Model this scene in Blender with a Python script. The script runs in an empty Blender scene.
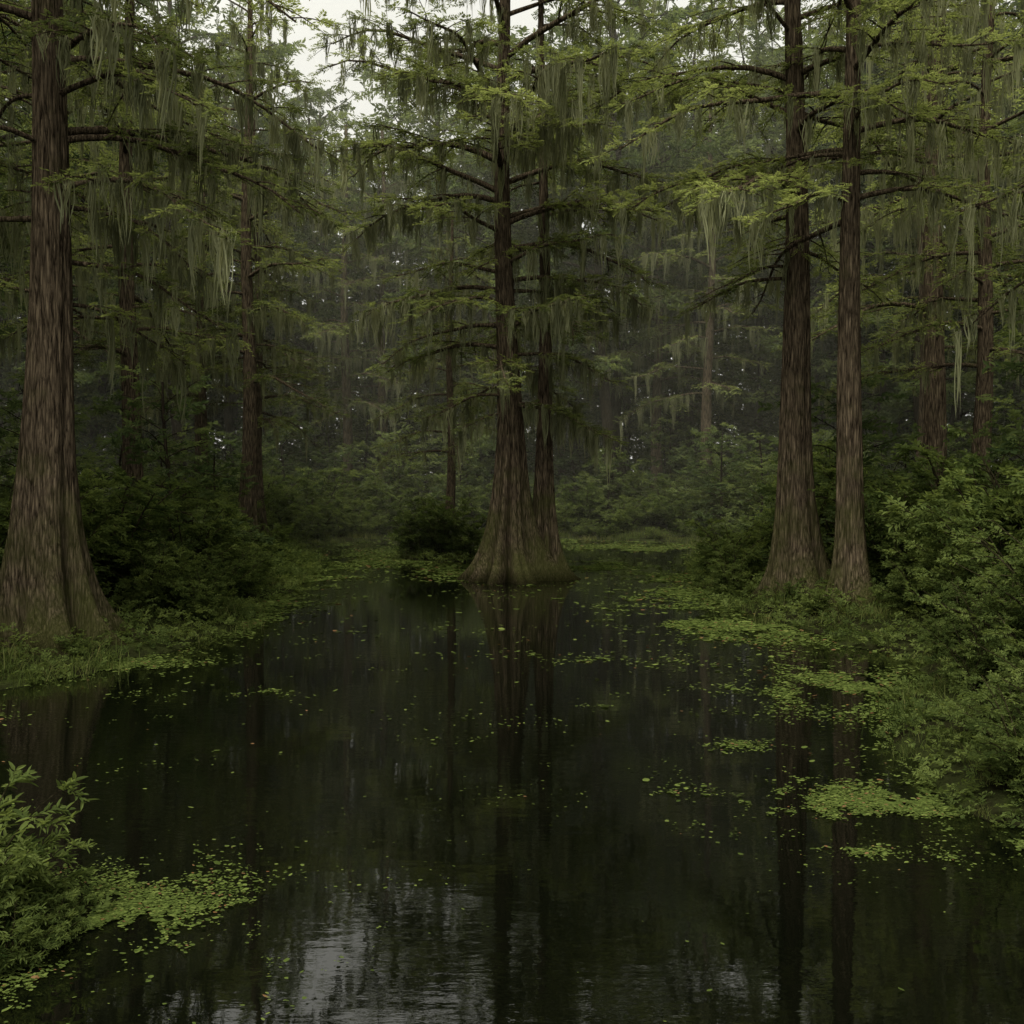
import bpy, math, time
import numpy as np
T0=time.time()
scene=bpy.context.scene
PI=math.pi

# ------------------------------------------------------------------ mesh builder
class MB:
    def __init__(s): s.v=[];s.q=[];s.m=[];s.a=[];s.sm=[];s.n=0
    def add(s,v,q,mat=0,var=0.5,smooth=False):
        v=np.asarray(v,dtype=np.float32).reshape(-1,3); q=np.asarray(q,dtype=np.int32).reshape(-1,4)
        s.v.append(v); s.q.append(q+s.n); s.n+=len(v)
        s.m.append(np.full(len(q),mat,np.int32)); s.sm.append(np.full(len(q),smooth,bool))
        a=np.asarray(var,dtype=np.float32)
        s.a.append(np.full(len(v),float(a),np.float32) if a.ndim==0 else a.astype(np.float32))
    def cat(s): return np.concatenate(s.v),np.concatenate(s.q),np.concatenate(s.m),np.concatenate(s.a),np.concatenate(s.sm)
    def mesh(s,name,mats):
        v,q,m,a,sm=s.cat()
        me=bpy.data.meshes.new(name)
        me.vertices.add(len(v)); me.vertices.foreach_set("co",v.ravel())
        me.loops.add(len(q)*4); me.loops.foreach_set("vertex_index",q.ravel())
        me.polygons.add(len(q)); me.polygons.foreach_set("loop_start",np.arange(len(q),dtype=np.int32)*4)
        for mt in mats: me.materials.append(mt)
        me.polygons.foreach_set("material_index",m)
        me.update(calc_edges=True)
        me.polygons.foreach_set("use_smooth",sm)
        at=me.attributes.new("var",'FLOAT','POINT'); at.data.foreach_set("value",a)
        me.update()
        return me

def obj(name,me,loc=(0,0,0),rot=0,scale=1,parent=None):
    o=bpy.data.objects.new(name,me); scene.collection.objects.link(o)
    o.location=loc; o.rotation_euler=(0,0,rot)
    o.scale=(scale,scale,scale) if np.isscalar(scale) else scale
    if parent: o.parent=parent
    return o
def empty(name):
    o=bpy.data.objects.new(name,None); scene.collection.objects.link(o); return o

# ------------------------------------------------------------------ materials
def newmat(name):
    m=bpy.data.materials.new(name); m.use_nodes=True
    nt=m.node_tree; nt.nodes.clear()
    return m,nt,nt.nodes,nt.links
def ramp(nd,stops):
    r=nd.new('ShaderNodeValToRGB'); e=r.color_ramp.elements
    e[0].position=stops[0][0]; e[0].color=(*stops[0][1],1)
    e[1].position=stops[-1][0]; e[1].color=(*stops[-1][1],1)
    for p,c in stops[1:-1]:
        x=e.new(p); x.color=(*c,1)
    return r
def leafmat(name,stops,trans=0.35,objvar=0.25):
    m,nt,nd,L=newmat(name)
    at=nd.new('ShaderNodeAttribute'); at.attribute_name="var"
    oi=nd.new('ShaderNodeObjectInfo')
    md=nd.new('ShaderNodeMath'); md.operation='MULTIPLY_ADD'; md.inputs[1].default_value=objvar; 
    L.new(oi.outputs['Random'],md.inputs[0]); L.new(at.outputs['Fac'],md.inputs[2])
    sb=nd.new('ShaderNodeMath'); sb.operation='SUBTRACT'; sb.inputs[1].default_value=objvar*0.5
    L.new(md.outputs[0],sb.inputs[0])
    r=ramp(nd,stops); L.new(sb.outputs[0],r.inputs[0])
    d=nd.new('ShaderNodeBsdfDiffuse'); t=nd.new('ShaderNodeBsdfTranslucent')
    L.new(r.outputs[0],d.inputs[0])
    tm=nd.new('ShaderNodeMixRGB'); tm.blend_type='MULTIPLY'; tm.inputs[0].default_value=1; tm.inputs[2].default_value=(2.45,2.35,1.75,1)
    L.new(r.outputs[0],tm.inputs[1]); L.new(tm.outputs[0],t.inputs[0])
    mx=nd.new('ShaderNodeMixShader'); mx.inputs[0].default_value=trans
    L.new(d.outputs[0],mx.inputs[1]); L.new(t.outputs[0],mx.inputs[2])
    out=nd.new('ShaderNodeOutputMaterial'); L.new(mx.outputs[0],out.inputs[0]); return m
M_cyp=leafmat("cypress_foliage",[(0.0,(0.036,0.046,0.016)),(0.5,(0.092,0.112,0.038)),(1.0,(0.165,0.195,0.072))],0.45)
M_broad=leafmat("forest_foliage",[(0.0,(0.024,0.038,0.015)),(0.5,(0.064,0.088,0.034)),(1.0,(0.120,0.150,0.056))],0.42,0.5)
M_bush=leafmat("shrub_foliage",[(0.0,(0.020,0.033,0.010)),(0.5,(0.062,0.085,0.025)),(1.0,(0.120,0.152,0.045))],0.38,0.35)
M_moss=leafmat("spanish_moss",[(0.0,(0.085,0.092,0.052)),(1.0,(0.24,0.25,0.15))],0.4)
M_grass=leafmat("grass_blades",[(0.0,(0.024,0.036,0.010)),(0.6,(0.062,0.084,0.022)),(1.0,(0.13,0.13,0.05))],0.35)
M_weed=leafmat("duckweed",[(0.0,(0.028,0.042,0.010)),(0.55,(0.066,0.090,0.022)),(0.93,(0.12,0.152,0.04)),(0.95,(0.12,0.06,0.025)),(1.0,(0.14,0.08,0.04))],0.1,0.0)

def barkmat(name,dark,light,mossy):
    m,nt,nd,L=newmat(name)
    tc=nd.new('ShaderNodeTexCoord'); 
    mp=nd.new('ShaderNodeMapping'); mp.inputs['Scale'].default_value=(15,15,1.5); L.new(tc.outputs['Object'],mp.inputs[0])
    n=nd.new('ShaderNodeTexNoise'); n.inputs['Scale'].default_value=1.5; n.inputs['Detail'].default_value=8; n.inputs['Roughness'].default_value=0.72
    n.inputs['Distortion'].default_value=0.8
    L.new(mp.outputs[0],n.inputs[0])
    mpn=nd.new('ShaderNodeVectorMath'); mpn.operation='MULTIPLY_ADD'; mpn.inputs[1].default_value=(0.9,0.9,0.9)
    L.new(n.outputs['Color'],mpn.inputs[0]); L.new(mp.outputs[0],mpn.inputs[2])
    v=nd.new('ShaderNodeTexVoronoi'); v.feature='DISTANCE_TO_EDGE'; v.inputs['Scale'].default_value=1.5; L.new(mpn.outputs[0],v.inputs[0])
    mul=nd.new('ShaderNodeMath'); mul.operation='MULTIPLY_ADD'; mul.inputs[1].default_value=0.8; L.new(v.outputs[0],mul.inputs[0]); L.new(n.outputs[0],mul.inputs[2])
    r=ramp(nd,[(0.42,dark),(0.62,tuple(a*0.6+b*0.4 for a,b in zip(dark,light))),(0.90,light)]); L.new(mul.outputs[0],r.inputs[0])
    big=nd.new('ShaderNodeTexNoise'); big.inputs['Scale'].default_value=1.3; big.inputs['Detail'].default_value=7; big.inputs['Roughness'].default_value=0.65; L.new(tc.outputs['Object'],big.inputs[0])
    sp=nd.new('ShaderNodeSeparateXYZ'); L.new(tc.outputs['Object'],sp.inputs[0])
    mr=nd.new('ShaderNodeMapRange'); mr.inputs[1].default_value=3.4; mr.inputs[2].default_value=0.0; mr.inputs[3].default_value=-0.05; mr.inputs[4].default_value=0.24
    L.new(sp.outputs[2],mr.inputs[0])
    ad=nd.new('ShaderNodeMath'); ad.operation='ADD'; L.new(mr.outputs[0],ad.inputs[0]); L.new(big.outputs[0],ad.inputs[1])
    rm=ramp(nd,[(0.50,(0,0,0)),(0.76,(1,1,1))]); L.new(ad.outputs[0],rm.inputs[0])
    mf=nd.new('ShaderNodeMath'); mf.operation='MULTIPLY'; mf.inputs[1].default_value=mossy; L.new(rm.outputs[0],mf.inputs[0])
    mx=nd.new('ShaderNodeMixRGB'); L.new(mf.outputs[0],mx.inputs[0]); L.new(r.outputs[0],mx.inputs[1])
    mc=nd.new('ShaderNodeMixRGB'); mc.inputs[1].default_value=(0.022,0.025,0.008,1); mc.inputs[2].default_value=(0.095,0.105,0.030,1); L.new(n.outputs[0],mc.inputs[0]); L.new(mc.outputs[0],mx.inputs[2])
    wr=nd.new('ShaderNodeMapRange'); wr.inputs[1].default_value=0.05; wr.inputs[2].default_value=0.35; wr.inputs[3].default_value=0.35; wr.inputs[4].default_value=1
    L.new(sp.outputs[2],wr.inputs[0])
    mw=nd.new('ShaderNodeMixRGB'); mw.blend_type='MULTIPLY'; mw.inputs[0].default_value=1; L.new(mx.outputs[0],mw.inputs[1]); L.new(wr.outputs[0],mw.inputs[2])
    b=nd.new('ShaderNodeBump'); b.inputs['Strength'].default_value=1.0; b.inputs['Distance'].default_value=0.08; L.new(mul.outputs[0],b.inputs['Height'])
    p=nd.new('ShaderNodeBsdfDiffuse'); L.new(mw.outputs[0],p.inputs['Color']); L.new(b.outputs[0],p.inputs['Normal'])
    o=nd.new('ShaderNodeOutputMaterial'); L.new(p.outputs[0],o.inputs[0]); return m
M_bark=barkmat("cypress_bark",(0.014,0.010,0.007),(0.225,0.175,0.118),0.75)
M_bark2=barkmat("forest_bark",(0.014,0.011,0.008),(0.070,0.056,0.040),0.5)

def groundmat():
    m,nt,nd,L=newmat("swamp_ground")
    tc=nd.new('ShaderNodeTexCoord')
    n=nd.new('ShaderNodeTexNoise'); n.inputs['Scale'].default_value=1.2; n.inputs['Detail'].default_value=9; n.inputs['Roughness'].default_value=0.7; L.new(tc.outputs['Object'],n.inputs[0])
    r=ramp(nd,[(0.35,(0.010,0.008,0.005)),(0.5,(0.016,0.019,0.007)),(0.68,(0.032,0.042,0.011))]); L.new(n.outputs[0],r.inputs[0])
    n2=nd.new('ShaderNodeTexNoise'); n2.inputs['Scale'].default_value=18; n2.inputs['Detail'].default_value=6; L.new(tc.outputs['Object'],n2.inputs[0])
    b=nd.new('ShaderNodeBump'); b.inputs['Strength'].default_value=0.8; b.inputs['Distance'].default_value=0.06; L.new(n2.outputs[0],b.inputs['Height'])
    p=nd.new('ShaderNodeBsdfDiffuse'); L.new(r.outputs[0],p.inputs['Color']); L.new(b.outputs[0],p.inputs['Normal'])
    o=nd.new('ShaderNodeOutputMaterial'); L.new(p.outputs[0],o.inputs[0]); return m
M_ground=groundmat()
def watermat():
    m,nt,nd,L=newmat("dark_swamp_water")
    tc=nd.new('ShaderNodeTexCoord')
    mp=nd.new('ShaderNodeMapping'); mp.inputs['Scale'].default_value=(1.2,3.4,1); L.new(tc.outputs['Object'],mp.inputs[0])
    n=nd.new('ShaderNodeTexNoise'); n.inputs['Scale'].default_value=2.4; n.inputs['Detail'].default_value=4; n.inputs['Roughness'].default_value=0.5; L.new(mp.outputs[0],n.inputs[0])
    n3=nd.new('ShaderNodeTexNoise'); n3.inputs['Scale'].default_value=0.35; n3.inputs['Detail'].default_value=2; L.new(tc.outputs['Object'],n3.inputs[0])
    mr=nd.new('ShaderNodeMapRange'); mr.inputs[1].default_value=0.4; mr.inputs[2].default_value=0.65; mr.inputs[3].default_value=0.2; mr.inputs[4].default_value=0.9; L.new(n3.outputs[0],mr.inputs[0])
    mm=nd.new('ShaderNodeMath'); mm.operation='MULTIPLY'; L.new(n.outputs[0],mm.inputs[0]); L.new(mr.outputs[0],mm.inputs[1])
    b=nd.new('ShaderNodeBump'); b.inputs['Strength'].default_value=0.16; b.inputs['Distance'].default_value=0.02; L.new(mm.outputs[0],b.inputs['Height'])
    p=nd.new('ShaderNodeBsdfPrincipled'); p.inputs['Base Color'].default_value=(0.0015,0.002,0.001,1)
    p.inputs['Roughness'].default_value=0.015; p.inputs['IOR'].default_value=1.65
    L.new(b.outputs[0],p.inputs['Normal'])
    o=nd.new('ShaderNodeOutputMaterial'); L.new(p.outputs[0],o.inputs[0]); return m
M_water=watermat()

# ------------------------------------------------------------------ templates
def T_leaf(base,d,up,l,w,fold=0.25,droop=0.15):
    d=d/np.linalg.norm(d); s=np.cross(up,d); s/=np.linalg.norm(s)+1e-9; u=np.cross(d,s)
    P=[base, base+d*l*0.3+s*w*0.5+u*w*fold, base+d*l*0.7+s*w*0.38+u*(w*fold*0.7-droop*l*0.4),
       base+d*l-u*droop*l, base+d*l*0.7-s*w*0.38+u*(w*fold*0.7-droop*l*0.4), base+d*l*0.3-s*w*0.5+u*w*fold]
    return P
def tmpl_cypress(n=9,rng=np.random.default_rng(1)):
    V=[];Q=[];k=0
    for i in range(n):
        x=(i+0.6)/n
        for sgn in (-1,1):
            a=math.radians(58-18*x+rng.uniform(-10,10)); l=0.40*(1-0.55*x)*rng.uniform(0.75,1.2); w=0.085
            b=np.array([x,0,-0.22*x*x]); d=np.array([math.cos(a),sgn*math.sin(a),rng.uniform(-0.4,0.15)])
            d/=np.linalg.norm(d); s=np.cross([0,0,1],d); s/=np.linalg.norm(s); s=s+np.array([0,0,rng.uniform(-.7,.7)])
            V+= [b, b+d*l*0.45+s*w*0.5, b+d*l, b+d*l*0.45-s*w*0.5]; Q.append([k,k+1,k+2,k+3]); k+=4
    return np.array(V),np.array(Q)
def tmpl_broad(n=9,ll=0.42,ww=0.22,seed=2,two=False):
    rng=np.random.default_rng(seed); V=[];Q=[];k=0
    for i in range(n):
        x=(i+0.5)/n; a=(1 if i%2 else -1)*math.radians(rng.uniform(25,75)); el=rng.uniform(-0.4,0.5)
        b=np.array([x*0.8,0,-0.1*x*x]); d=np.array([math.cos(a),math.sin(a),el]); l=ll*rng.uniform(0.7,1.25); w=ww*rng.uniform(0.8,1.2)
        up=np.array([rng.uniform(-.5,.5),rng.uniform(-.5,.5),1.0])
        P=T_leaf(b,d,up,l,w)
        if two:
            V+=P; Q+=[[k,k+1,k+2,k+3],[k,k+3,k+4,k+5]]; k+=6
        else:
            V+=[P[0],(P[1]+P[2])/2*1.0,P[3],(P[4]+P[5])/2]; Q.append([k,k+1,k+2,k+3]); k+=4
    return np.array(V),np.array(Q)
TC=tmpl_cypress(8); TCs=tmpl_cypress(6)
TB=tmpl_broad(8,0.44,0.22); TBU=tmpl_broad(9,0.42,0.19,5); TFG=tmpl_broad(9,0.46,0.13,7,True); TW=tmpl_broad(7,0.5,0.26,9)
def tmpl_moss(seed):
    rng=np.random.default_rng(seed); V=[];Q=[];k=0
    for i in range(16):
        x0,y0=rng.normal(0,0.055,2); z0=rng.uniform(-0.02,0.03); l=rng.uniform(0.25,1.0)*(1-2.2*min(abs(x0),0.25)); w=rng.uniform(0.006,0.013); az=rng.uniform(0,PI)
        ns=4; ph=rng.uniform(0,6)
        for j in range(ns+1):
            t=j/ns; cx=x0*(1-0.6*t)+0.03*math.sin(ph+t*5); cy=y0*(1-0.6*t)+0.03*math.cos(ph+t*4)
            ww=w*(0.5+1.0*t)*(1-t**3)+0.002
            V+=[[cx-ww*math.cos(az),cy-ww*math.sin(az),z0-l*t],[cx+ww*math.cos(az),cy+ww*math.sin(az),z0-l*t]]
            if j<ns: Q.append([k+2*j,k+2*j+1,k+2*j+3,k+2*j+2])
        k+=2*(ns+1)
    return np.array(V),np.array(Q)
TM=[tmpl_moss(i) for i in range(5)]

def place(mb,T,pos,fwd,up,sc,mat,var,rng,jit=0.12):
    tv,tq=T; pos=np.asarray(pos);F=len(pos)
    if F==0: return
    x=fwd/(np.linalg.norm(fwd,axis=1,keepdims=True)+1e-9)
    y=np.cross(up,x); y/=np.linalg.norm(y,axis=1,keepdims=True)+1e-9; z=np.cross(x,y)
    R=np.stack([x,y,z],1)
    v=np.einsum('vk,fkj->fvj',tv,R)*np.asarray(sc)[:,None,None]+pos[:,None,:]
    q=tq[None]+ (np.arange(F)*len(tv))[:,None,None]
    nq=len(tv)
    a=np.repeat(np.asarray(var)[:,None],nq,1)
    per=4 if len(tq)*4==len(tv) else 6
    j=np.repeat(rng.normal(0,jit,(F,nq//per)),per,1)
    mb.add(v.reshape(-1,3),q.reshape(-1,4),mat,np.clip(a+j,0,1).ravel())
def place_moss(mb,pos,ln,mat,rng):
    pos=np.asarray(pos)
    for k in range(5):
        s=slice(k,None,5); p=pos[s]; l=np.asarray(ln)[s]; F=len(p)
        if F==0: continue
        tv,tq=TM[k]; a=rng.uniform(0,2*PI,F); c,sn=np.cos(a),np.sin(a)
        sx=np.minimum(1.0,0.5+l*0.6)*1.0
        X=(tv[None,:,0]*c[:,None]-tv[None,:,1]*sn[:,None])*sx[:,None]; Y=(tv[None,:,0]*sn[:,None]+tv[None,:,1]*c[:,None])*sx[:,None]; Z=tv[None,:,2]*l[:,None]
        v=np.stack([X,Y,Z],2)+p[:,None,:]
        q=tq[None]+(np.arange(F)*len(tv))[:,None,None]
        mb.add(v.reshape(-1,3),q.reshape(-1,4),mat,np.clip(np.repeat(rng.uniform(0.0,1.0,F),len(tv)),0,1))
def tube(mb,P,R,n,mat,smooth=True):
    P=np.asarray(P,float);k=len(P)
    T=np.gradient(P,axis=0); T/=np.linalg.norm(T,axis=1,keepdims=True)+1e-9
    ref=np.array([0.13,0.21,1.0]) if abs(T[:,2]).mean()<0.8 else np.array([1.0,0.1,0.05])
    A=np.cross(T,ref); A/=np.linalg.norm(A,axis=1,keepdims=True)+1e-9; B=np.cross(T,A)
    th=np.linspace(0,2*PI,n,endpoint=False)
    v=P[:,None]+np.asarray(R)[:,None,None]*(A[:,None]*np.cos(th)[None,:,None]+B[:,None]*np.sin(th)[None,:,None])
    i=np.arange(k-1)[:,None]*n; j=np.arange(n)[None]; jn=(j+1)%n
    q=np.stack([i+j,i+jn,i+n+jn,i+n+j],2)
    mb.add(v.reshape(-1,3),q.reshape(-1,4),mat,0.5,smooth)

def trunk(mb,H,rt,rb,h1,lean,seed,nth=96,nz=130,off=(0,0),mat=0,nr=8,top=0.2,wob=0.08):
    rng=np.random.default_rng(seed); ph=rng.uniform(0,6,8)
    zs=-0.6+(H+0.6)*np.linspace(0,1,nz)**1.7
    def cen(z):
        z=np.asarray(z,float)
        return np.stack([off[0]+lean[0]*z+wob*np.sin(z*0.45+ph[0])*np.clip(z/4,0,1), off[1]+lean[1]*z+wob*np.sin(z*0.38+ph[1])*np.clip(z/4,0,1), z],-1)
    def rad(z): z=np.asarray(z,float); return rt*(1-(1-top)*np.clip(z/H,0,1))
    th=np.linspace(0,2*PI,nth,endpoint=False)[None]; Z=zs[:,None]; zc=np.maximum(Z,0)
    w=th+0.25*np.sin(2*th+ph[2])+0.12*np.sin(3*th+ph[3])+0.05*np.sin(Z*1.1+ph[4])
    rg=np.abs(np.sin(nr/2*w+ph[5])); rg2=np.abs(np.sin((nr+4)/2*w+ph[6]))
    rgA=0.70*rg+0.30*rg2
    big=1+0.22*np.sin(th+ph[7])*np.exp(-zc/2)
    fl=(rb-rt)*(0.68*np.exp(-zc/h1)+0.36*np.exp(-zc/(h1*0.25)))*(0.05+1.20*rgA)*big
    r=rad(Z)*(1+0.38*(rgA-0.6)*np.exp(-zc/4.5)+0.03*np.sin(th*2+Z*0.5))+fl
    r=r+0.014*np.abs(np.sin(16*th+1.6*np.sin(Z*1.7+ph[0])+np.sin(Z*0.6+th*3)))+0.010*np.abs(np.sin(25*th+2*np.sin(Z*2.3+ph[1])))
    C=cen(zs)
    v=np.stack([C[:,0:1]+r*np.cos(th),C[:,1:2]+r*np.sin(th),np.repeat(Z,nth,1)],2)
    i=np.arange(nz-1)[:,None]*nth; j=np.arange(nth)[None]; jn=(j+1)%nth
    q=np.stack([i+j,i+jn,i+nth+jn,i+nth+j],2)
    mb.add(v.reshape(-1,3),q.reshape(-1,4),mat,0.5,True)
    return cen,rad

UP=np.array([0,0,1.0])
def crown(mb,cen,rad,branches,rng,T,fs,secd=4.5,fden=9.0,moss=0.6,mlen=(0.3,1.1),matB=0,matL=1,matM=2,secl=0.42,sub=5,spread=0.5,bcol=0.0,bare=0.22,sdroop=0.26,br=0.014):
    pos=[];fwd=[];ups=[];sc=[];var=[];mp=[];ml=[]
    for (z,az,L,e,dr) in branches:
        k=10; t=np.linspace(0,1,k); cv=rng.normal(0,0.3)
        a=az+cv*t*t+0.16*np.sin(t*7+rng.uniform(0,6))
        step=L/(k-1); dx=np.cos(a)*step; dy=np.sin(a)*step
        c=cen(z); X=c[0]+np.concatenate([[0],np.cumsum(dx[1:])]); Y=c[1]+np.concatenate([[0],np.cumsum(dy[1:])])
        Z=z+L*(e*t-dr*t**2)+0.03*L*np.sin(t*9+rng.uniform(0,6))*t
        P=np.stack([X,Y,Z],1); r0=min(br*L+0.010,float(rad(z))*0.6)
        tube(mb,P,r0*(1-0.85*t)+0.004,6,matB)
        ns=max(4,int(L*secd)); bv=rng.normal(0.5,0.17)+bcol
        bm=moss*rng.choice([0.4,1.0,1.5])
        for s in range(ns):
            ts=bare+(1-bare)*(s+rng.uniform(0,0.8))/ns; ts=min(ts,0.999); f=ts*(k-1); i=int(f); u=f-i
            p=P[i]*(1-u)+P[min(i+1,k-1)]*u; tg=P[min(i+1,k-1)]-P[i]; tg/=np.linalg.norm(tg)+1e-9
            sd=1 if s%2 else -1; an=math.atan2(tg[1],tg[0])+sd*math.radians(rng.uniform(30,75))
            l2=secl*L*(1.12-ts*0.8)*rng.uniform(0.5,1.15)
            if s>=ns-2: an=math.atan2(tg[1],tg[0])+rng.normal(0,0.2)
            el=tg[2]*0.4+rng.uniform(-0.12,0.32); t2=np.linspace(0,1,sub)
            P2=p+np.stack([np.cos(an)*l2*t2,np.sin(an)*l2*t2,l2*(el*t2-sdroop*t2**2)],1)
            tube(mb,P2,(r0*0.30*(1-ts*0.6)+0.003)*(1-0.8*t2)+0.002,4,matB)
            nf=max(3,int(l2*fden)); tf=rng.uniform(0.15,1.0,nf)
            f2=tf*(sub-1); i2=np.minimum(f2.astype(int),sub-2); u2=(f2-i2)[:,None]
            pp=P2[i2]*(1-u2)+P2[i2+1]*u2+rng.normal(0,0.05,(nf,3))*spread
            sa=an+np.where(np.arange(nf)%2==0,1,-1)*rng.uniform(0.2,1.2,nf)
            ff=np.stack([np.cos(sa),np.sin(sa),rng.normal(-0.02,0.28,nf)],1)
            uu=UP+rng.normal(0,0.28*spread/0.5,(nf,3))
            sv=rng.normal(bv,0.12)
            pos.append(pp);fwd.append(ff);ups.append(uu);sc.append(fs*rng.uniform(0.6,1.3,nf)); var.append(np.clip(sv+rng.normal(0,0.08,nf),0,1))
            if rng.random()<bm:
                nm=rng.integers(1,4); ii=rng.integers(0,sub-1,nm); mp.append(P2[ii]); ml.append(rng.uniform(*mlen,nm)*rng.choice([0.5,0.9,1.2],nm))
        if moss>0:
            nm=int(L*bm*3.2); tt=rng.uniform(0.12,1,nm)*(k-1); ii=np.minimum(tt.astype(int),k-2); u=(tt-ii)[:,None]
            mp.append(P[ii]*(1-u)+P[ii+1]*u); ml.append(rng.uniform(*mlen,nm))
    place(mb,T,np.concatenate(pos),np.concatenate(fwd),np.concatenate(ups),np.concatenate(sc),matL,np.concatenate(var),rng)
    if mp: place_moss(mb,np.concatenate(mp),np.concatenate(ml),matM,rng)

def auto_branches(rng,z0,z1,n,Lf,e=(0.1,0.5),dr=(0.25,0.6)):
    out=[];a=rng.uniform(0,6)
    for i in range(n):
        u=(i+rng.uniform(0,0.8))/n; z=z0+(z1-z0)*u; a+=2.4+rng.normal(0,0.35)
        out.append((z,a,Lf(u)*rng.uniform(0.6,1.2),e[0]+(e[1]-e[0])*u+rng.normal(0,0.10),rng.uniform(*dr)))
    return out
CM=[M_bark,M_cyp,M_moss]

# ------------------------------------------------------------------ hero trees
rng=np.random.default_rng(11); mb=MB()
cen,rad=trunk(mb,18,0.30,1.26,1.40,(-0.012,0),3,nth=144,nz=170,off=(-0.1,0),nr=8)
cen2,rad2=trunk(mb,15,0.20,0.78,1.1,(-0.006,0.0),5,nth=96,nz=120,off=(0.80,0.40),nr=6,wob=0.04)
br=auto_branches(rng,4.0,17,38,lambda u:(2.1+3.4*min(1,u/0.4))*(1 if u<0.65 else 1-0.6*(u-0.65)/0.35),(0.15,0.7),(0.25,0.5))
br+=[(9.0,0.15,3.8,0.35,0.32),(5.6,0.0,2.7,0.2,0.45),(4.6,PI,2.2,0.15,0.45),(4.4,-0.3,2.2,0.1,0.45),(7.2,PI+0.2,3.6,0.15,0.4),(7.4,-0.2,3.6,0.25,0.45),(9.6,PI-.1,4.4,0.6,0.30),(11.0,0.1,4.2,0.7,0.4),(10.3,-1.0,3.5,0.5,0.5),(11.5,PI+.1,4.4,0.7,0.4),(6.3,PI-.2,3.2,0.2,0.45),(8.2,0.0,3.9,0.3,0.5)]
crown(mb,cen,rad,br,rng,TC,0.28,fden=12,moss=0.55,mlen=(0.4,1.4))
crown(mb,cen2,rad2,auto_branches(rng,6,14.5,9,lambda u:2.6*(1-0.5*u),(0.1,0.5)),rng,TC,0.28,fden=12,moss=0.5)
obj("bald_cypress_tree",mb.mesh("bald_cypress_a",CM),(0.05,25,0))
rng=np.random.default_rng(21); mb=MB()
cen,rad=trunk(mb,16,0.35,1.16,1.10,(0.012,0),13,nth=144,nz=170,nr=8,wob=0.05)
br=auto_branches(rng,6.2,15.5,24,lambda u:(3.2+1.0*min(1,u/0.3))*(1 if u<0.6 else 1-0.6*(u-0.6)/0.4),(0.1,0.6),(0.3,0.55))
br+=[(6.6,-0.25,3.3,0.18,0.50),(7.3,0.1,3.6,0.25,0.55),(7.9,-0.5,3.3,0.35,0.6),(5.6,0.35,2.5,0.1,0.5),(8.4,0.3,3.9,0.3,0.5),(6.2,PI+.4,3.0,0.0,0.4),(5.0,0.8,2.0,0.1,0.5)]
crown(mb,cen,rad,br,rng,TC,0.24,fden=13,moss=0.55,mlen=(0.35,1.3),br=0.011)
obj("bald_cypress_tree",mb.mesh("bald_cypress_b",CM),(-6.75,14.4,0.05))
rng=np.random.default_rng(31); mb=MB()
cen,rad=trunk(mb,17,0.31,0.98,0.95,(-0.016,0),23,nth=120,nz=150,nr=8,wob=0.06)
br=auto_branches(rng,7.6,16.5,24,lambda u:4.0*(1 if u<0.6 else 1-0.6*(u-0.6)/0.4),(0.2,0.7),(0.25,0.5))
br+=[(8.4,PI-0.05,3.3,0.15,0.30),(9.6,PI+0.3,3.6,0.45,0.4),(6.4,PI-0.5,2.4,0.2,0.45),(6.6,PI+0.3,2.0,0.1,0.45),(6.9,0.6,2.6,0.15,0.45),(10.3,PI-.3,4.0,0.45,0.45)]
crown(mb,cen,rad,br,rng,TC,0.26,fden=12,moss=0.36,mlen=(0.3,1.1),br=0.012)
obj("bald_cypress_tree",mb.mesh("bald_cypress_c",CM),(5.75,20,0.12))
rng=np.random.default_rng(41); mb=MB()
cen,rad=trunk(mb,16,0.225,0.62,0.7,(-0.006,0),33,nth=96,nz=130,nr=6,wob=0.04)
br=auto_branches(rng,6.8,15.5,22,lambda u:3.5*(1 if u<0.6 else 1-0.6*(u-0.6)/0.4),(0.2,0.7),(0.25,0.5))
br+=[(8.6,0.1,3.6,0.3,0.4),(7.4,-0.3,3.3,0.2,0.45),(8.2,PI-.4,2.6,0.2,0.45)]
crown(mb,cen,rad,br,rng,TC,0.25,fden=12,moss=0.36,mlen=(0.3,1.1),br=0.012)
obj("bald_cypress_tree",mb.mesh("bald_cypress_d",CM),(6.12,18,0.12))

cyp=[]
for s in range(3):
    rng=np.random.default_rng(60+s); mb=MB()
    cen,rad=trunk(mb,22,0.31,0.80,1.0,(rng.normal(0,0.008),0),70+s,nth=40,nz=60,nr=6)
    br=auto_branches(rng,6.5,21,32,lambda u:4.2*(1 if u<0.5 else 1-0.6*(u-0.5)/0.5),(0.1,0.6),(0.25,0.5))
    crown(mb,cen,rad,br,rng,TCs,0.46,secd=3.2,fden=6.5,moss=0.40,mlen=(0.6,1.7),sub=3)
    cyp.append(mb.mesh("mid_cypress_%d"%s,CM))

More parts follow.
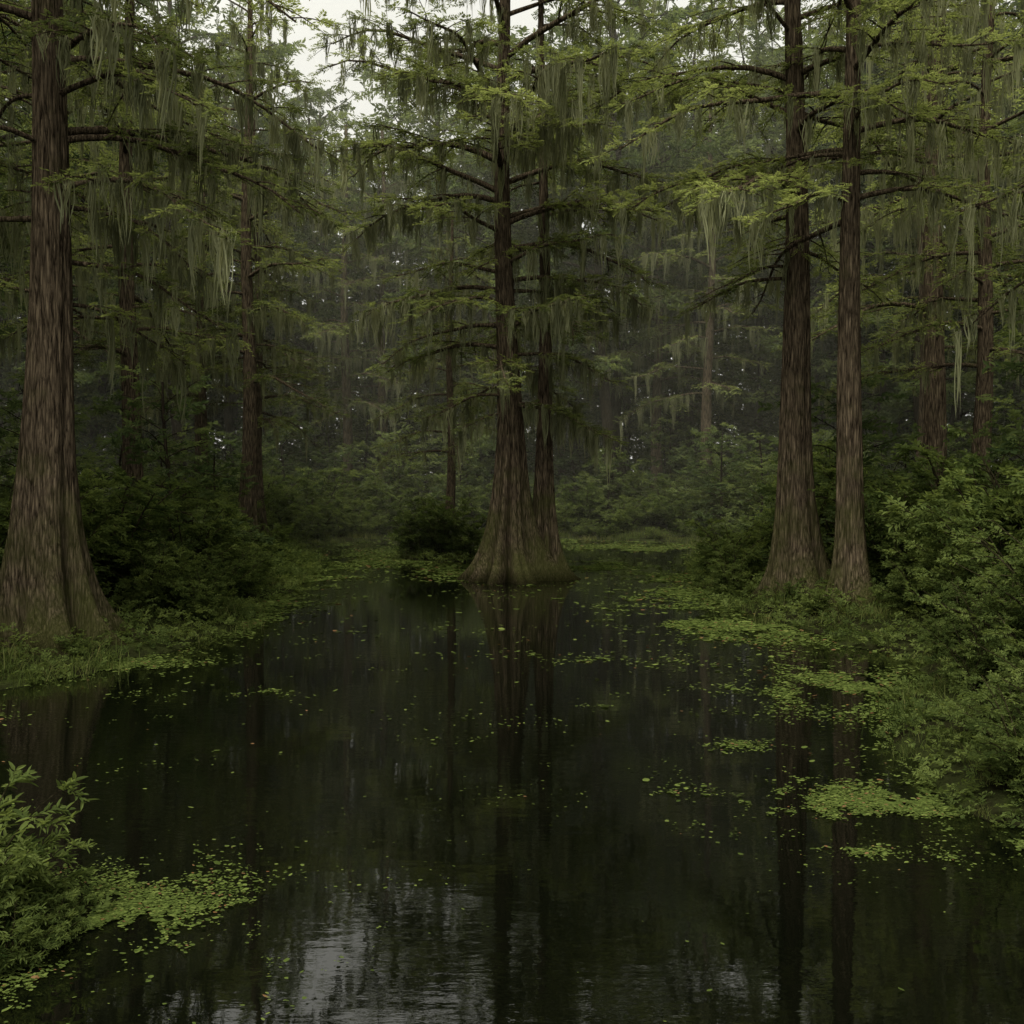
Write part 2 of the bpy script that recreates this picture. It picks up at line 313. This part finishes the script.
FMt=[M_bark2,M_broad,M_moss]
frs=[]
for s in range(4):
    rng=np.random.default_rng(90+s); mb=MB(); H=24
    cen,rad=trunk(mb,H,0.27,0.45,0.8,(rng.normal(0,0.015),0),95+s,nth=16,nz=30,nr=6,wob=0.35)
    br=auto_branches(rng,4.0+1.2*s,H-0.5,40,lambda u:(2.6+2.8*math.sin(PI*min(1,u*1.05))),(0.3,1.0),(0.1,0.4))
    crown(mb,cen,rad,br,rng,TB,0.60,secd=2.8,fden=5.0,moss=0.12 if s%2 else 0.0,mlen=(0.5,1.5),sub=3,secl=0.45,spread=1.8)
    frs.append(mb.mesh("forest_tree_%d"%s,FMt))
sap=[]
for s in range(3):
    rng=np.random.default_rng(120+s); mb=MB(); H=5.0
    cen,rad=trunk(mb,H,0.05,0.07,0.3,(rng.normal(0,0.04),0),125+s,nth=6,nz=12,nr=4,wob=0.15)
    br=auto_branches(rng,0.3,H-0.1,26,lambda u:(1.8*(1-0.6*u)+0.2),(0.3,0.9),(0.2,0.6))
    crown(mb,cen,rad,br,rng,TB,0.32,secd=5,fden=9,moss=0,sub=3,secl=0.5,spread=1.5)
    sap.append(mb.mesh("sapling_%d"%s,[M_bark2,M_broad]))
def shrub(seed,h,n,T,fs,nb=7,lf=7,w=0.6,mat=M_bush):
    rng=np.random.default_rng(seed); mb=MB(); pos=[];fwd=[];ups=[];sc=[];var=[]
    for i in range(n):
        a=rng.uniform(0,2*PI); hh=h*rng.uniform(0.4,1.1); ou=w*h*rng.uniform(0.15,1.1); t=np.linspace(0,1,7)
        b=rng.normal(0,0.08*h,2)
        P=np.stack([b[0]+ou*np.cos(a)*t**1.5,b[1]+ou*np.sin(a)*t**1.5,-0.1+hh*(1.35*t-0.35*t*t)],1)
        tube(mb,P,0.010*h*(1-0.8*t)+0.002,4,0)
        for j in range(nb):
            ts=0.15+0.85*(j+rng.random())/nb; f=min(ts,0.999)*6; k=int(f);u=f-k; p=P[k]*(1-u)+P[k+1]*u
            an=a+rng.uniform(-1.6,1.6); l=0.30*h*rng.uniform(0.5,1.1)*(1.1-0.6*ts); t2=np.linspace(0,1,4); el=rng.uniform(0.1,0.9)
            P2=p+np.stack([np.cos(an)*l*t2,np.sin(an)*l*t2,l*(el*t2-0.4*t2**2)],1)
            tube(mb,P2,0.004*h*(1-0.7*t2)+0.001,3,0)
            tf=rng.uniform(0.1,1,lf)*3; ii=np.minimum(tf.astype(int),2); uu=(tf-ii)[:,None]
            pp=P2[ii]*(1-uu)+P2[ii+1]*uu; sa=an+rng.uniform(-1.1,1.1,lf)
            pos.append(pp);fwd.append(np.stack([np.cos(sa),np.sin(sa),rng.normal(0.15,0.35,lf)],1)); ups.append(UP+rng.normal(0,0.3,(lf,3)))
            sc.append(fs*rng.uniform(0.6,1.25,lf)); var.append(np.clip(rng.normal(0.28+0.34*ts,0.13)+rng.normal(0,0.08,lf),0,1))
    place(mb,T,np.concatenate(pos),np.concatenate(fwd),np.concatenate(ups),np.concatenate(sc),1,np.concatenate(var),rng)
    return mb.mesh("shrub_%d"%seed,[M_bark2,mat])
shr=[shrub(201,1.5,22,TBU,0.18),shrub(202,1.3,24,TBU,0.16,w=0.9),shrub(203,1.8,24,TBU,0.19,w=0.5),shrub(204,1.2,26,TBU,0.16,w=1.0)]
near=[shrub(221,1.4,18,TBU,0.105,nb=9,lf=8,w=0.8),shrub(222,1.1,20,TBU,0.095,nb=9,lf=8,w=1.0)]
fg=[shrub(211,0.62,18,TFG,0.13,nb=6,lf=5,w=0.8),shrub(212,0.80,14,TFG,0.15,nb=6,lf=5,w=0.6)]
def grass(seed,n=160,r=0.5,h=0.4):
    rng=np.random.default_rng(seed); mb=MB(); V=[];Q=[];A=[];k=0
    for i in range(n):
        b=np.array([*rng.normal(0,r*0.5,2),-0.03]); a=rng.uniform(0,2*PI); hh=h*rng.uniform(0.4,1.2); ou=hh*rng.uniform(0.2,0.9); w=rng.uniform(0.004,0.008)
        d=np.array([math.cos(a),math.sin(a),0]); s=np.array([-d[1],d[0],0])*w; vr=rng.normal(0.5,0.2)
        for j,t in enumerate((0,0.55,1.0)):
            p=b+d*ou*t**2+UP*hh*(t*1.2-0.35*t*t); ww=(1-t)**0.6 if t<1 else 0.05
            V+=[p-s*ww,p+s*ww]; A+=[vr,vr]
            if j<2: Q.append([k+2*j,k+2*j+1,k+2*j+3,k+2*j+2])
        k+=6
    mb.add(V,Q,0,np.clip(A,0,1)); return mb.cat()
grs=[grass(301,110),grass(302,130,0.7,0.28),grass(303,80,0.4,0.5)]
print("meshes",time.time()-T0)

# ------------------------------------------------------------------ terrain
pond=np.array([(-7.6,-9),(-7.2,2),(-6.9,8.5),(-6.1,11.8),(-5.5,13.3),(-4.9,15.2),(-4.7,17.5),(-5.1,20.5),(-4.9,23),(-5.6,25),(-5.3,28),(-6.3,31),(-7.3,35),(-7.0,39),(-5,42),(-1.5,43.5),
 (1.5,43),(4,41),(6.3,40),(7.4,37),(6.6,33),(5.6,29.5),(4.9,26.5),(4.7,23),(4.3,20),(4.5,18),(5.0,16),(5.5,14.2),(5.2,12.2),(4.0,10.2),(3.5,8.3),(3.6,7.2),(4.2,5.8),(5.0,3.5),(6,-2),(6.5,-9),(0,-12)])
ISL=[(-3.1,5.35,0.62,0.62),(-2.1,31.5,1.3,1.0)]
def sdf(x,y):
    sh=x.shape; p=np.stack([x.ravel(),y.ravel()],1); d=np.full(len(p),1e9); ins=np.zeros(len(p),bool)
    n=len(pond)
    for i in range(n):
        a=pond[i];b=pond[(i+1)%n];e=b-a; w=p-a; t=np.clip((w@e)/(e@e),0,1); d=np.minimum(d,np.linalg.norm(w-t[:,None]*e,axis=1))
        c=((a[1]>p[:,1])!=(b[1]>p[:,1]))&(p[:,0]<(b[0]-a[0])*(p[:,1]-a[1])/(b[1]-a[1]+1e-12)+a[0]); ins^=c
    d=np.where(ins,-d,d)+0.22*np.sin(p[:,0]*2.1+p[:,1]*1.3)*np.sin(p[:,1]*1.9-p[:,0])+0.12*np.sin(p[:,0]*5.1+1)*np.sin(p[:,1]*4.3)
    for (cx,cy,rx,ry) in ISL:
        q=np.sqrt(((p[:,0]-cx)/rx)**2+((p[:,1]-cy)/ry)**2)+0.15*np.sin(p[:,0]*9)*np.sin(p[:,1]*8); d=np.maximum(d,(1-q)*min(rx,ry))
    return d.reshape(sh)
def height(x,y):
    d=sdf(x,y)
    h=np.where(d>0,0.02+0.40*(1-np.exp(-np.maximum(d,0)/2.2))+0.012*np.clip(d,0,60),np.maximum(d*0.5,-0.9)-0.02)
    h=h+np.where(d>0.2,0.07*np.sin(x*1.7+0.5*y)*np.sin(y*1.3)+0.04*np.sin(x*4.1)*np.sin(y*3.7),0)
    return h
gx=np.concatenate([-np.geomspace(1500,31,24),np.linspace(-30,30,260),np.geomspace(31,1500,24)])
gy=np.concatenate([-np.geomspace(1500,21,22),np.linspace(-20,60,330),np.geomspace(61,1500,26)])
X,Y=np.meshgrid(gx,gy); Z=height(X,Y)
nx,ny=len(gx),len(gy); mb=MB(); i=np.arange(ny-1)[:,None]*nx; j=np.arange(nx-1)[None]
mb.add(np.stack([X,Y,Z],2),np.stack([i+j,i+j+1,i+nx+j+1,i+nx+j],2),0,0.5,True)
obj("ground",mb.mesh("ground",[M_ground]))
mb=MB(); mb.add([(-30,-30,0),(30,-30,0),(30,55,0),(-30,55,0)],[[0,1,2,3]],0); 
obj("water",mb.mesh("water",[M_water]))

def hz(x,y): return float(height(np.array([x]),np.array([y]))[0])
rng=np.random.default_rng(500)
mids=[(-8.1,30.5,0.80),(-8.45,33.2,0.65),(-10.6,34,0.75),(-9.4,24.5,0.8),(-2.0,32,0.5),(-8.3,50,0.9),(-6.6,51,0.9),(7.3,50,0.9),(9.0,46,0.9),(12.0,28.5,1.05),(10.8,23,0.7),(14.5,35,1.0),(-14,30,1.0),(-12.0,19,0.85),(9.6,13.5,0.85),(-10.5,10,0.9),(2.6,54,0.8),(-3.5,56,0.8)]
for k,(x,y,s) in enumerate(mids):
    obj("bald_cypress_tree",cyp[k%3],(x,y,hz(x,y)-0.1),rng.uniform(0,6),(s,s,s))
forest=empty("distant_forest")
def scatter(n,gen,mind):
    out=[];t=0
    while len(out)<n and t<n*40:
        t+=1; p=gen()
        if all((p[0]-q[0])**2+(p[1]-q[1])**2>mind**2 for q in out[-400:]): out.append(p)
    return out
P1=scatter(50,lambda:(rng.uniform(-1,1)*38,rng.uniform(48,68)),3.8)
P1=[p for p in P1 if abs(p[0])<0.58*p[1]+2]
P2=scatter(16,lambda:(rng.choice([-1,1])*rng.uniform(14,28),rng.uniform(8,46)),4.2)
for k,(x,y) in enumerate(P1+P2):
    s=rng.uniform(0.9,1.2)
    r=x/y if y>0 else 9
    if -0.20<r<-0.11 and y>40: s*=0.92
    obj("forest_tree",frs[k%4],(x,y,hz(x,y)-0.1),rng.uniform(0,6),(s,s,s*rng.uniform(0.97,1.12)),forest)
# distant treeline: leaf clumps through a thick belt of woodland, with trunks
mb=MB(); R2=np.random.default_rng(909)
path=np.array([(-27,2),(-33,30),(-42,68),(-20,70),(0,69),(20,70),(42,68),(33,30),(27,2)],float)
seg=np.linalg.norm(np.diff(path,axis=0),axis=1); cs=np.concatenate([[0],np.cumsum(seg)])
def along(u):
    s=u*cs[-1]; return np.interp(s,cs,path[:,0]),np.interp(s,cs,path[:,1])
NC=5000; u=np.where(R2.random(NC)<0.7,R2.uniform(0.30,0.70,NC),R2.random(NC)); px,py=along(u); px=px+R2.normal(0,2.4,NC); py=py+R2.normal(0,2.4,NC)
top=26+3*np.sin(u*37)+2.0*np.sin(u*83+1); pz=top*R2.random(NC)**1.0; low=R2.random(NC)<0.6; pz=np.where(low,R2.uniform(0.3,14,NC),pz)
dirn=np.abs(px/np.maximum(py,1)+0.155)<0.03; pz=np.where(dirn&(py>40),np.minimum(pz,R2.uniform(0,26,NC)),pz)
cv=R2.normal(0.45,0.18,NC); nfr=R2.integers(9,16,NC); idx=np.repeat(np.arange(NC),nfr); F=len(idx)
off=R2.normal(0,1,(F,3))*np.array([1.3,1.3,0.7])*R2.uniform(0.7,1.3,NC)[idx][:,None]
pp=np.stack([px[idx],py[idx],np.maximum(pz[idx],0.5)],1)+off; pp[:,2]=np.maximum(pp[:,2],0.2)
aa=R2.uniform(0,2*PI,F)
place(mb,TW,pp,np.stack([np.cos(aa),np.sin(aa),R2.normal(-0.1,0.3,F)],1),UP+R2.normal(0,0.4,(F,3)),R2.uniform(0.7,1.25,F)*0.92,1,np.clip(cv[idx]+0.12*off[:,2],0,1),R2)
for k in range(60):
    x_,y_=along(R2.random()); x_+=R2.normal(0,2.5); y_+=R2.normal(0,2.5); t=np.linspace(0,1,6); l_=R2.normal(0,1.2,2)
    tube(mb,np.stack([x_+l_[0]*t**2,y_+l_[1]*t**2,-0.2+24*t],1),R2.uniform(0.12,0.28)*(1-0.7*t),6,0)
obj("distant_treeline",mb.mesh("distant_treeline",[M_bark2,M_broad]))

under=empty("forest_undergrowth")
P4=scatter(64,lambda:(rng.uniform(-1,1)*32,rng.uniform(44,62)),2.2)
P4=[p for p in P4 if abs(p[0])<0.58*p[1]+2]
P5=[p for p in scatter(60,lambda:(rng.choice([-1,1])*rng.uniform(7,20),rng.uniform(8,46)),2.0)]
for k,(x,y) in enumerate(P4+P5):
    d=float(sdf(np.array([x]),np.array([y]))[0])
    if d<1.6: continue
    s=rng.uniform(0.45,0.9) if y>43 else rng.uniform(0.45,0.95)
    if y>50: s*=rng.uniform(1.4,2.8)
    obj("understory_sapling",sap[k%3],(x,y,hz(x,y)-0.05),rng.uniform(0,6),(s*1.2,s*1.2,s),under)
sh=empty("shore_shrubs")
cand=scatter(480,lambda:(rng.uniform(-15,15),rng.uniform(6,47)),1.0)
cx=np.array([c[0] for c in cand]); cy=np.array([c[1] for c in cand]); D=sdf(cx,cy); Hh=height(cx,cy); cnt=0
for k in range(len(cand)):
    if D[k]<0.25 or D[k]>5: continue
    x,y=cx[k],cy[k]
    if x>0 and y<9.5: continue
    skip=False
    for (tx,ty,tr) in ((-6.75,14.4,1.5),(5.75,20,1.2),(6.12,18,1.0),(-8.1,30.5,1.2)):
        if abs(x-tx)<tr and y<ty+0.6 and y>ty-3.5: skip=True
    if skip: s=rng.uniform(0.18,0.32)
    else:
        s=min(1.5,0.24+0.35*D[k])*rng.uniform(0.75,1.2)
        if y>38: s*=1.2
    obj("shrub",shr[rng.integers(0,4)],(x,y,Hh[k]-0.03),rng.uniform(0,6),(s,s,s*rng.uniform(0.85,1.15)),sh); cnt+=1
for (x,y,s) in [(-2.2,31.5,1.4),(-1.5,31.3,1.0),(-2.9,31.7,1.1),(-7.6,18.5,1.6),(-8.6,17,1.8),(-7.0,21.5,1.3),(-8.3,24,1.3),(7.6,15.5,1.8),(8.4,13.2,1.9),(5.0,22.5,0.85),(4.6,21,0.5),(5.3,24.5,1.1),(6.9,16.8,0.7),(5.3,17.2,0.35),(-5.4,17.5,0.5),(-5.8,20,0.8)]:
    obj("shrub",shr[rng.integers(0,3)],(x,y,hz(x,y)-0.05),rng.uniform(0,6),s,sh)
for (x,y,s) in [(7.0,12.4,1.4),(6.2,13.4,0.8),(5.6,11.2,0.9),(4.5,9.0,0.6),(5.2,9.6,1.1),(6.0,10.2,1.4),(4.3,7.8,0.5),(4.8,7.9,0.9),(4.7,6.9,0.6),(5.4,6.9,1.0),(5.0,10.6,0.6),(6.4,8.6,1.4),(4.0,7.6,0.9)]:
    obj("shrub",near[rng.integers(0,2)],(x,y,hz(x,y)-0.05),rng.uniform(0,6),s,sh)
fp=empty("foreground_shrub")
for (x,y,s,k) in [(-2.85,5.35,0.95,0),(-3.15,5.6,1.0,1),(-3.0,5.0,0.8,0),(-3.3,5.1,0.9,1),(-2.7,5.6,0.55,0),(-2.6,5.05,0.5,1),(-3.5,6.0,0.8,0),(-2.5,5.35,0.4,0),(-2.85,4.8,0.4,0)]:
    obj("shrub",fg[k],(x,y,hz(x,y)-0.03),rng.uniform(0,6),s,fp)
# grass, one mesh
mb=MB()
cand=scatter(2600,lambda:(rng.uniform(-11,11),rng.uniform(4,44)),0.25)
cx=np.array([c[0] for c in cand]); cy=np.array([c[1] for c in cand]); D=sdf(cx,cy); Hh=height(cx,cy); ng=0
for k in range(len(cand)):
    if D[k]<-0.05 or D[k]>2.2: continue
    s=rng.uniform(0.3,0.8)
    if cy[k]<10: s*=0.6
    v,q,m_,a_,_=grs[rng.integers(0,3)]; an=rng.uniform(0,6); c_,s_=math.cos(an),math.sin(an)
    vv=np.stack([(v[:,0]*c_-v[:,1]*s_)*s*1.3+cx[k],(v[:,0]*s_+v[:,1]*c_)*s*1.3+cy[k],v[:,2]*s+Hh[k]],1)
    mb.add(vv,q,0,np.clip(a_+rng.normal(0,0.12),0,1)); ng+=1
obj("shore_grass",mb.mesh("shore_grass",[M_grass]))
# leafy bank herbs, one mesh
mb=MB(); R3=np.random.default_rng(313)
N=70000; x=R3.uniform(-11,11,N); y=4+30*R3.random(N)**1.3; d=sdf(x,y)
k=(d>-0.12)&(d<2.6)&(R3.random(N)<np.where(y<10,1.0,0.6)); x=x[k];y=y[k];d=d[k]; hgt=height(x,y); F=len(x)
aa=R3.uniform(0,2*PI,F); up_=R3.random(F)**2*np.clip(0.12+0.3*d,0.08,0.40)
place(mb,TBU,np.stack([x,y,np.maximum(hgt,0)+0.01+up_],1),np.stack([np.cos(aa),np.sin(aa),R3.uniform(-0.1,0.9,F)],1),UP+R3.normal(0,0.3,(F,3)),R3.uniform(0.6,1.3,F)*np.clip(0.07+y*0.006,0.09,0.24),0,np.clip(0.42+0.28*np.sin(x*2.1)*np.sin(y*1.7)+R3.normal(0,0.14,F),0,1),R3)
obj("bank_herbs",mb.mesh("bank_herbs",[M_bush])); print("herbs",F)

# ------------------------------------------------------------------ duckweed
rng=np.random.default_rng(77); mb=MB()
G=rng.random((256,256))
def vn(x,y):
    xi=np.floor(x).astype(int);yi=np.floor(y).astype(int);fx=x-xi;fy=y-yi;fx=fx*fx*(3-2*fx);fy=fy*fy*(3-2*fy)
    a=G[xi%256,yi%256];b=G[(xi+1)%256,yi%256];c=G[xi%256,(yi+1)%256];d=G[(xi+1)%256,(yi+1)%256]
    return (a*(1-fx)+b*fx)*(1-fy)+(c*(1-fx)+d*fx)*fy
def fbm(x,y,s):
    return (vn(x*s,y*s)+0.6*vn(x*s*2.3+9,y*s*2.3+4)+0.45*vn(x*s*5.1+3,y*s*5.1+7)+0.35*vn(x*s*11+1,y*s*11+2))/2.4
PX=[];PY=[]
def patch(cx_,cy_,rx,ry,n,th,s=1.2):
    a=rng.uniform(0,2*PI,n*6); r=np.abs(rng.normal(0,0.5,n*6)); x=cx_+rx*r*np.cos(a); y=cy_+ry*r*np.sin(a)
    keep=fbm(x,y*0.8,s)-0.06*r+rng.normal(0,0.045,n*6)>th; x=x[keep][:n];y=y[keep][:n]; PX.append(x);PY.append(y)
for p in [(-2.4,5.5,1.2,1.0,9500,0.49,2.8),(3.0,7.6,1.9,0.8,8000,0.51,2.2),(2.15,9.3,0.5,0.3,450,0.45,2.5),(2.35,6.6,0.32,0.18,350,0.42,3),(3.5,6.6,0.9,0.4,2200,0.5,2.5),
 (3.9,16.8,1.8,2.2,11000,0.50,0.9),(3.5,22.5,1.6,4.5,9000,0.50,0.7),(-5.3,23,1.5,6,9000,0.49,0.7),(-3.9,32.5,2.8,4.5,17000,0.40,0.5),(4.5,36,2.8,3,12000,0.43,0.6),(-5.3,13.2,1.6,1.3,3000,0.52,1.2),(4.3,12,1.3,3,5500,0.52,1.1),(3.2,11.5,1.5,3.5,1300,0.50,1.3),
 (-4.6,18,1.1,2.8,2200,0.52,1.1),(1.2,40,5,2.5,9000,0.42,0.5),(-5.8,9.5,1.3,2.2,900,0.55,1.3),(-3.4,11.6,1.2,0.5,350,0.5,2),(1.5,13.5,1.2,0.8,350,0.52,1.6),(-1.6,27,1.6,2.5,3000,0.48,0.9),(2.6,29,1.6,3,3500,0.48,0.8)]: patch(*p)
x=rng.uniform(-8,8,120000);y=rng.uniform(4,43,120000); d=sdf(x,y); k=(d>-1.0)&(d<0.05)&(fbm(x,y,1.4)>0.46-d*0.20+rng.normal(0,0.04,len(x))); PX.append(x[k]);PY.append(y[k])
x=rng.uniform(-6,6,1400);y=4.0+38*rng.random(1400)**1.1; PX.append(x);PY.append(y)
for i in range(170):
    cx_=rng.uniform(-5,5);cy_=6+33*rng.random()**1.0;n=rng.integers(4,28); s=rng.uniform(0.05,0.35); PX.append(cx_+rng.normal(0,s*1.8,n)+0);PY.append(cy_+rng.normal(0,s*0.6,n))
x=np.concatenate(PX);y=np.concatenate(PY)
d=sdf(x,y); k=d<0.08; x=x[k];y=y[k]; n=len(x)
r=np.exp(rng.normal(math.log(0.0078),0.40,n))*np.clip(y/7,0.9,3.4); a0=rng.uniform(0,6,n)
th=a0[:,None]+np.arange(6)[None]*PI/3; rr=r[:,None]*rng.uniform(0.65,1.2,(n,6))
tx=rng.normal(0,0.15,n)[:,None]; ty=rng.normal(0,0.15,n)[:,None]
vx=rr*np.cos(th)*1.25; vy=rr*np.sin(th)*0.85; vz=0.008+rng.uniform(0,0.008,n)[:,None]+vx*tx+vy*ty
V=np.stack([x[:,None]+vx,y[:,None]+vy,np.maximum(vz,0.003)],2).reshape(-1,3)
b=(np.arange(n)*6)[:,None]; Q=np.concatenate([b+np.array([[0,1,2,3]]),b+np.array([[0,3,4,5]])])
mb.add(V,Q,0,np.repeat(np.clip(rng.normal(0.48,0.24,n),0,1),6)); obj("duckweed",mb.mesh("duckweed",[M_weed]))
print("duckweed",n,"shrubs",cnt,"grass",ng,time.time()-T0)

# ------------------------------------------------------------------ mist lying over the far end of the pond and in the forest
m,nt,nd,L=newmat("humid_air")
vs=nd.new('ShaderNodeVolumeScatter'); vs.inputs['Color'].default_value=(0.96,0.97,0.78,1); vs.inputs['Density'].default_value=0.0032; vs.inputs['Anisotropy'].default_value=0.2
o=nd.new('ShaderNodeOutputMaterial'); L.new(vs.outputs[0],o.inputs['Volume'])
mb=MB(); x0,x1,y0,y1,z0,z1=-60,60,29,90,-3,30
mb.add([(x0,y0,z0),(x1,y0,z0),(x1,y1,z0),(x0,y1,z0),(x0,y0,z1),(x1,y0,z1),(x1,y1,z1),(x0,y1,z1)],[[0,3,2,1],[4,5,6,7],[0,1,5,4],[1,2,6,5],[2,3,7,6],[3,0,4,7]])
obj("mist",mb.mesh("mist",[m]))

# ------------------------------------------------------------------ sky, sun, camera
w=bpy.data.worlds.new("World"); scene.world=w; w.use_nodes=True; nt=w.node_tree; nd=nt.nodes; L=nt.links; nd.clear()
sky=nd.new('ShaderNodeTexSky'); sky.sky_type='NISHITA'; sky.sun_disc=False; sky.sun_elevation=math.radians(62); sky.sun_rotation=math.radians(200); sky.dust_density=5; sky.air_density=1.0
hs=nd.new('ShaderNodeHueSaturation'); hs.inputs['Saturation'].default_value=0.2; hs.inputs['Value'].default_value=1.0
tc=nd.new('ShaderNodeTexCoord'); cn=nd.new('ShaderNodeTexNoise'); cn.inputs['Scale'].default_value=2.5; cn.inputs['Detail'].default_value=6; L.new(tc.outputs['Generated'],cn.inputs[0])
cr=ramp(nd,[(0.3,(6.2,6.15,5.5)),(0.7,(8.2,8.1,7.2))]); L.new(cn.outputs[0],cr.inputs[0])
mxs=nd.new('ShaderNodeMixRGB'); mxs.inputs[0].default_value=0.8
bg=nd.new('ShaderNodeBackground'); bg.inputs[1].default_value=0.15
o=nd.new('ShaderNodeOutputWorld'); L.new(sky.outputs[0],hs.inputs['Color']); L.new(hs.outputs[0],mxs.inputs[1]); L.new(cr.outputs[0],mxs.inputs[2]); L.new(mxs.outputs[0],bg.inputs[0]); L.new(bg.outputs[0],o.inputs[0])
sl=bpy.data.lights.new("sun",'SUN'); sl.energy=5.0; sl.angle=math.radians(35); sl.color=(1,0.95,0.82)
so=bpy.data.objects.new("sun",sl); scene.collection.objects.link(so)
so.rotation_euler=(math.radians(28),0,math.radians(-20))
scene.view_settings.view_transform='Standard'; scene.view_settings.look='None'; scene.view_settings.exposure=0
cd=bpy.data.cameras.new("camera"); cd.lens=35; cd.sensor_width=36; cd.clip_end=3000; cd.clip_start=0.05
co=bpy.data.objects.new("camera",cd); scene.collection.objects.link(co); co.location=(0,0,2.5); co.rotation_euler=(math.radians(90-1.84),0,0)
scene.camera=co
print("done",time.time()-T0)
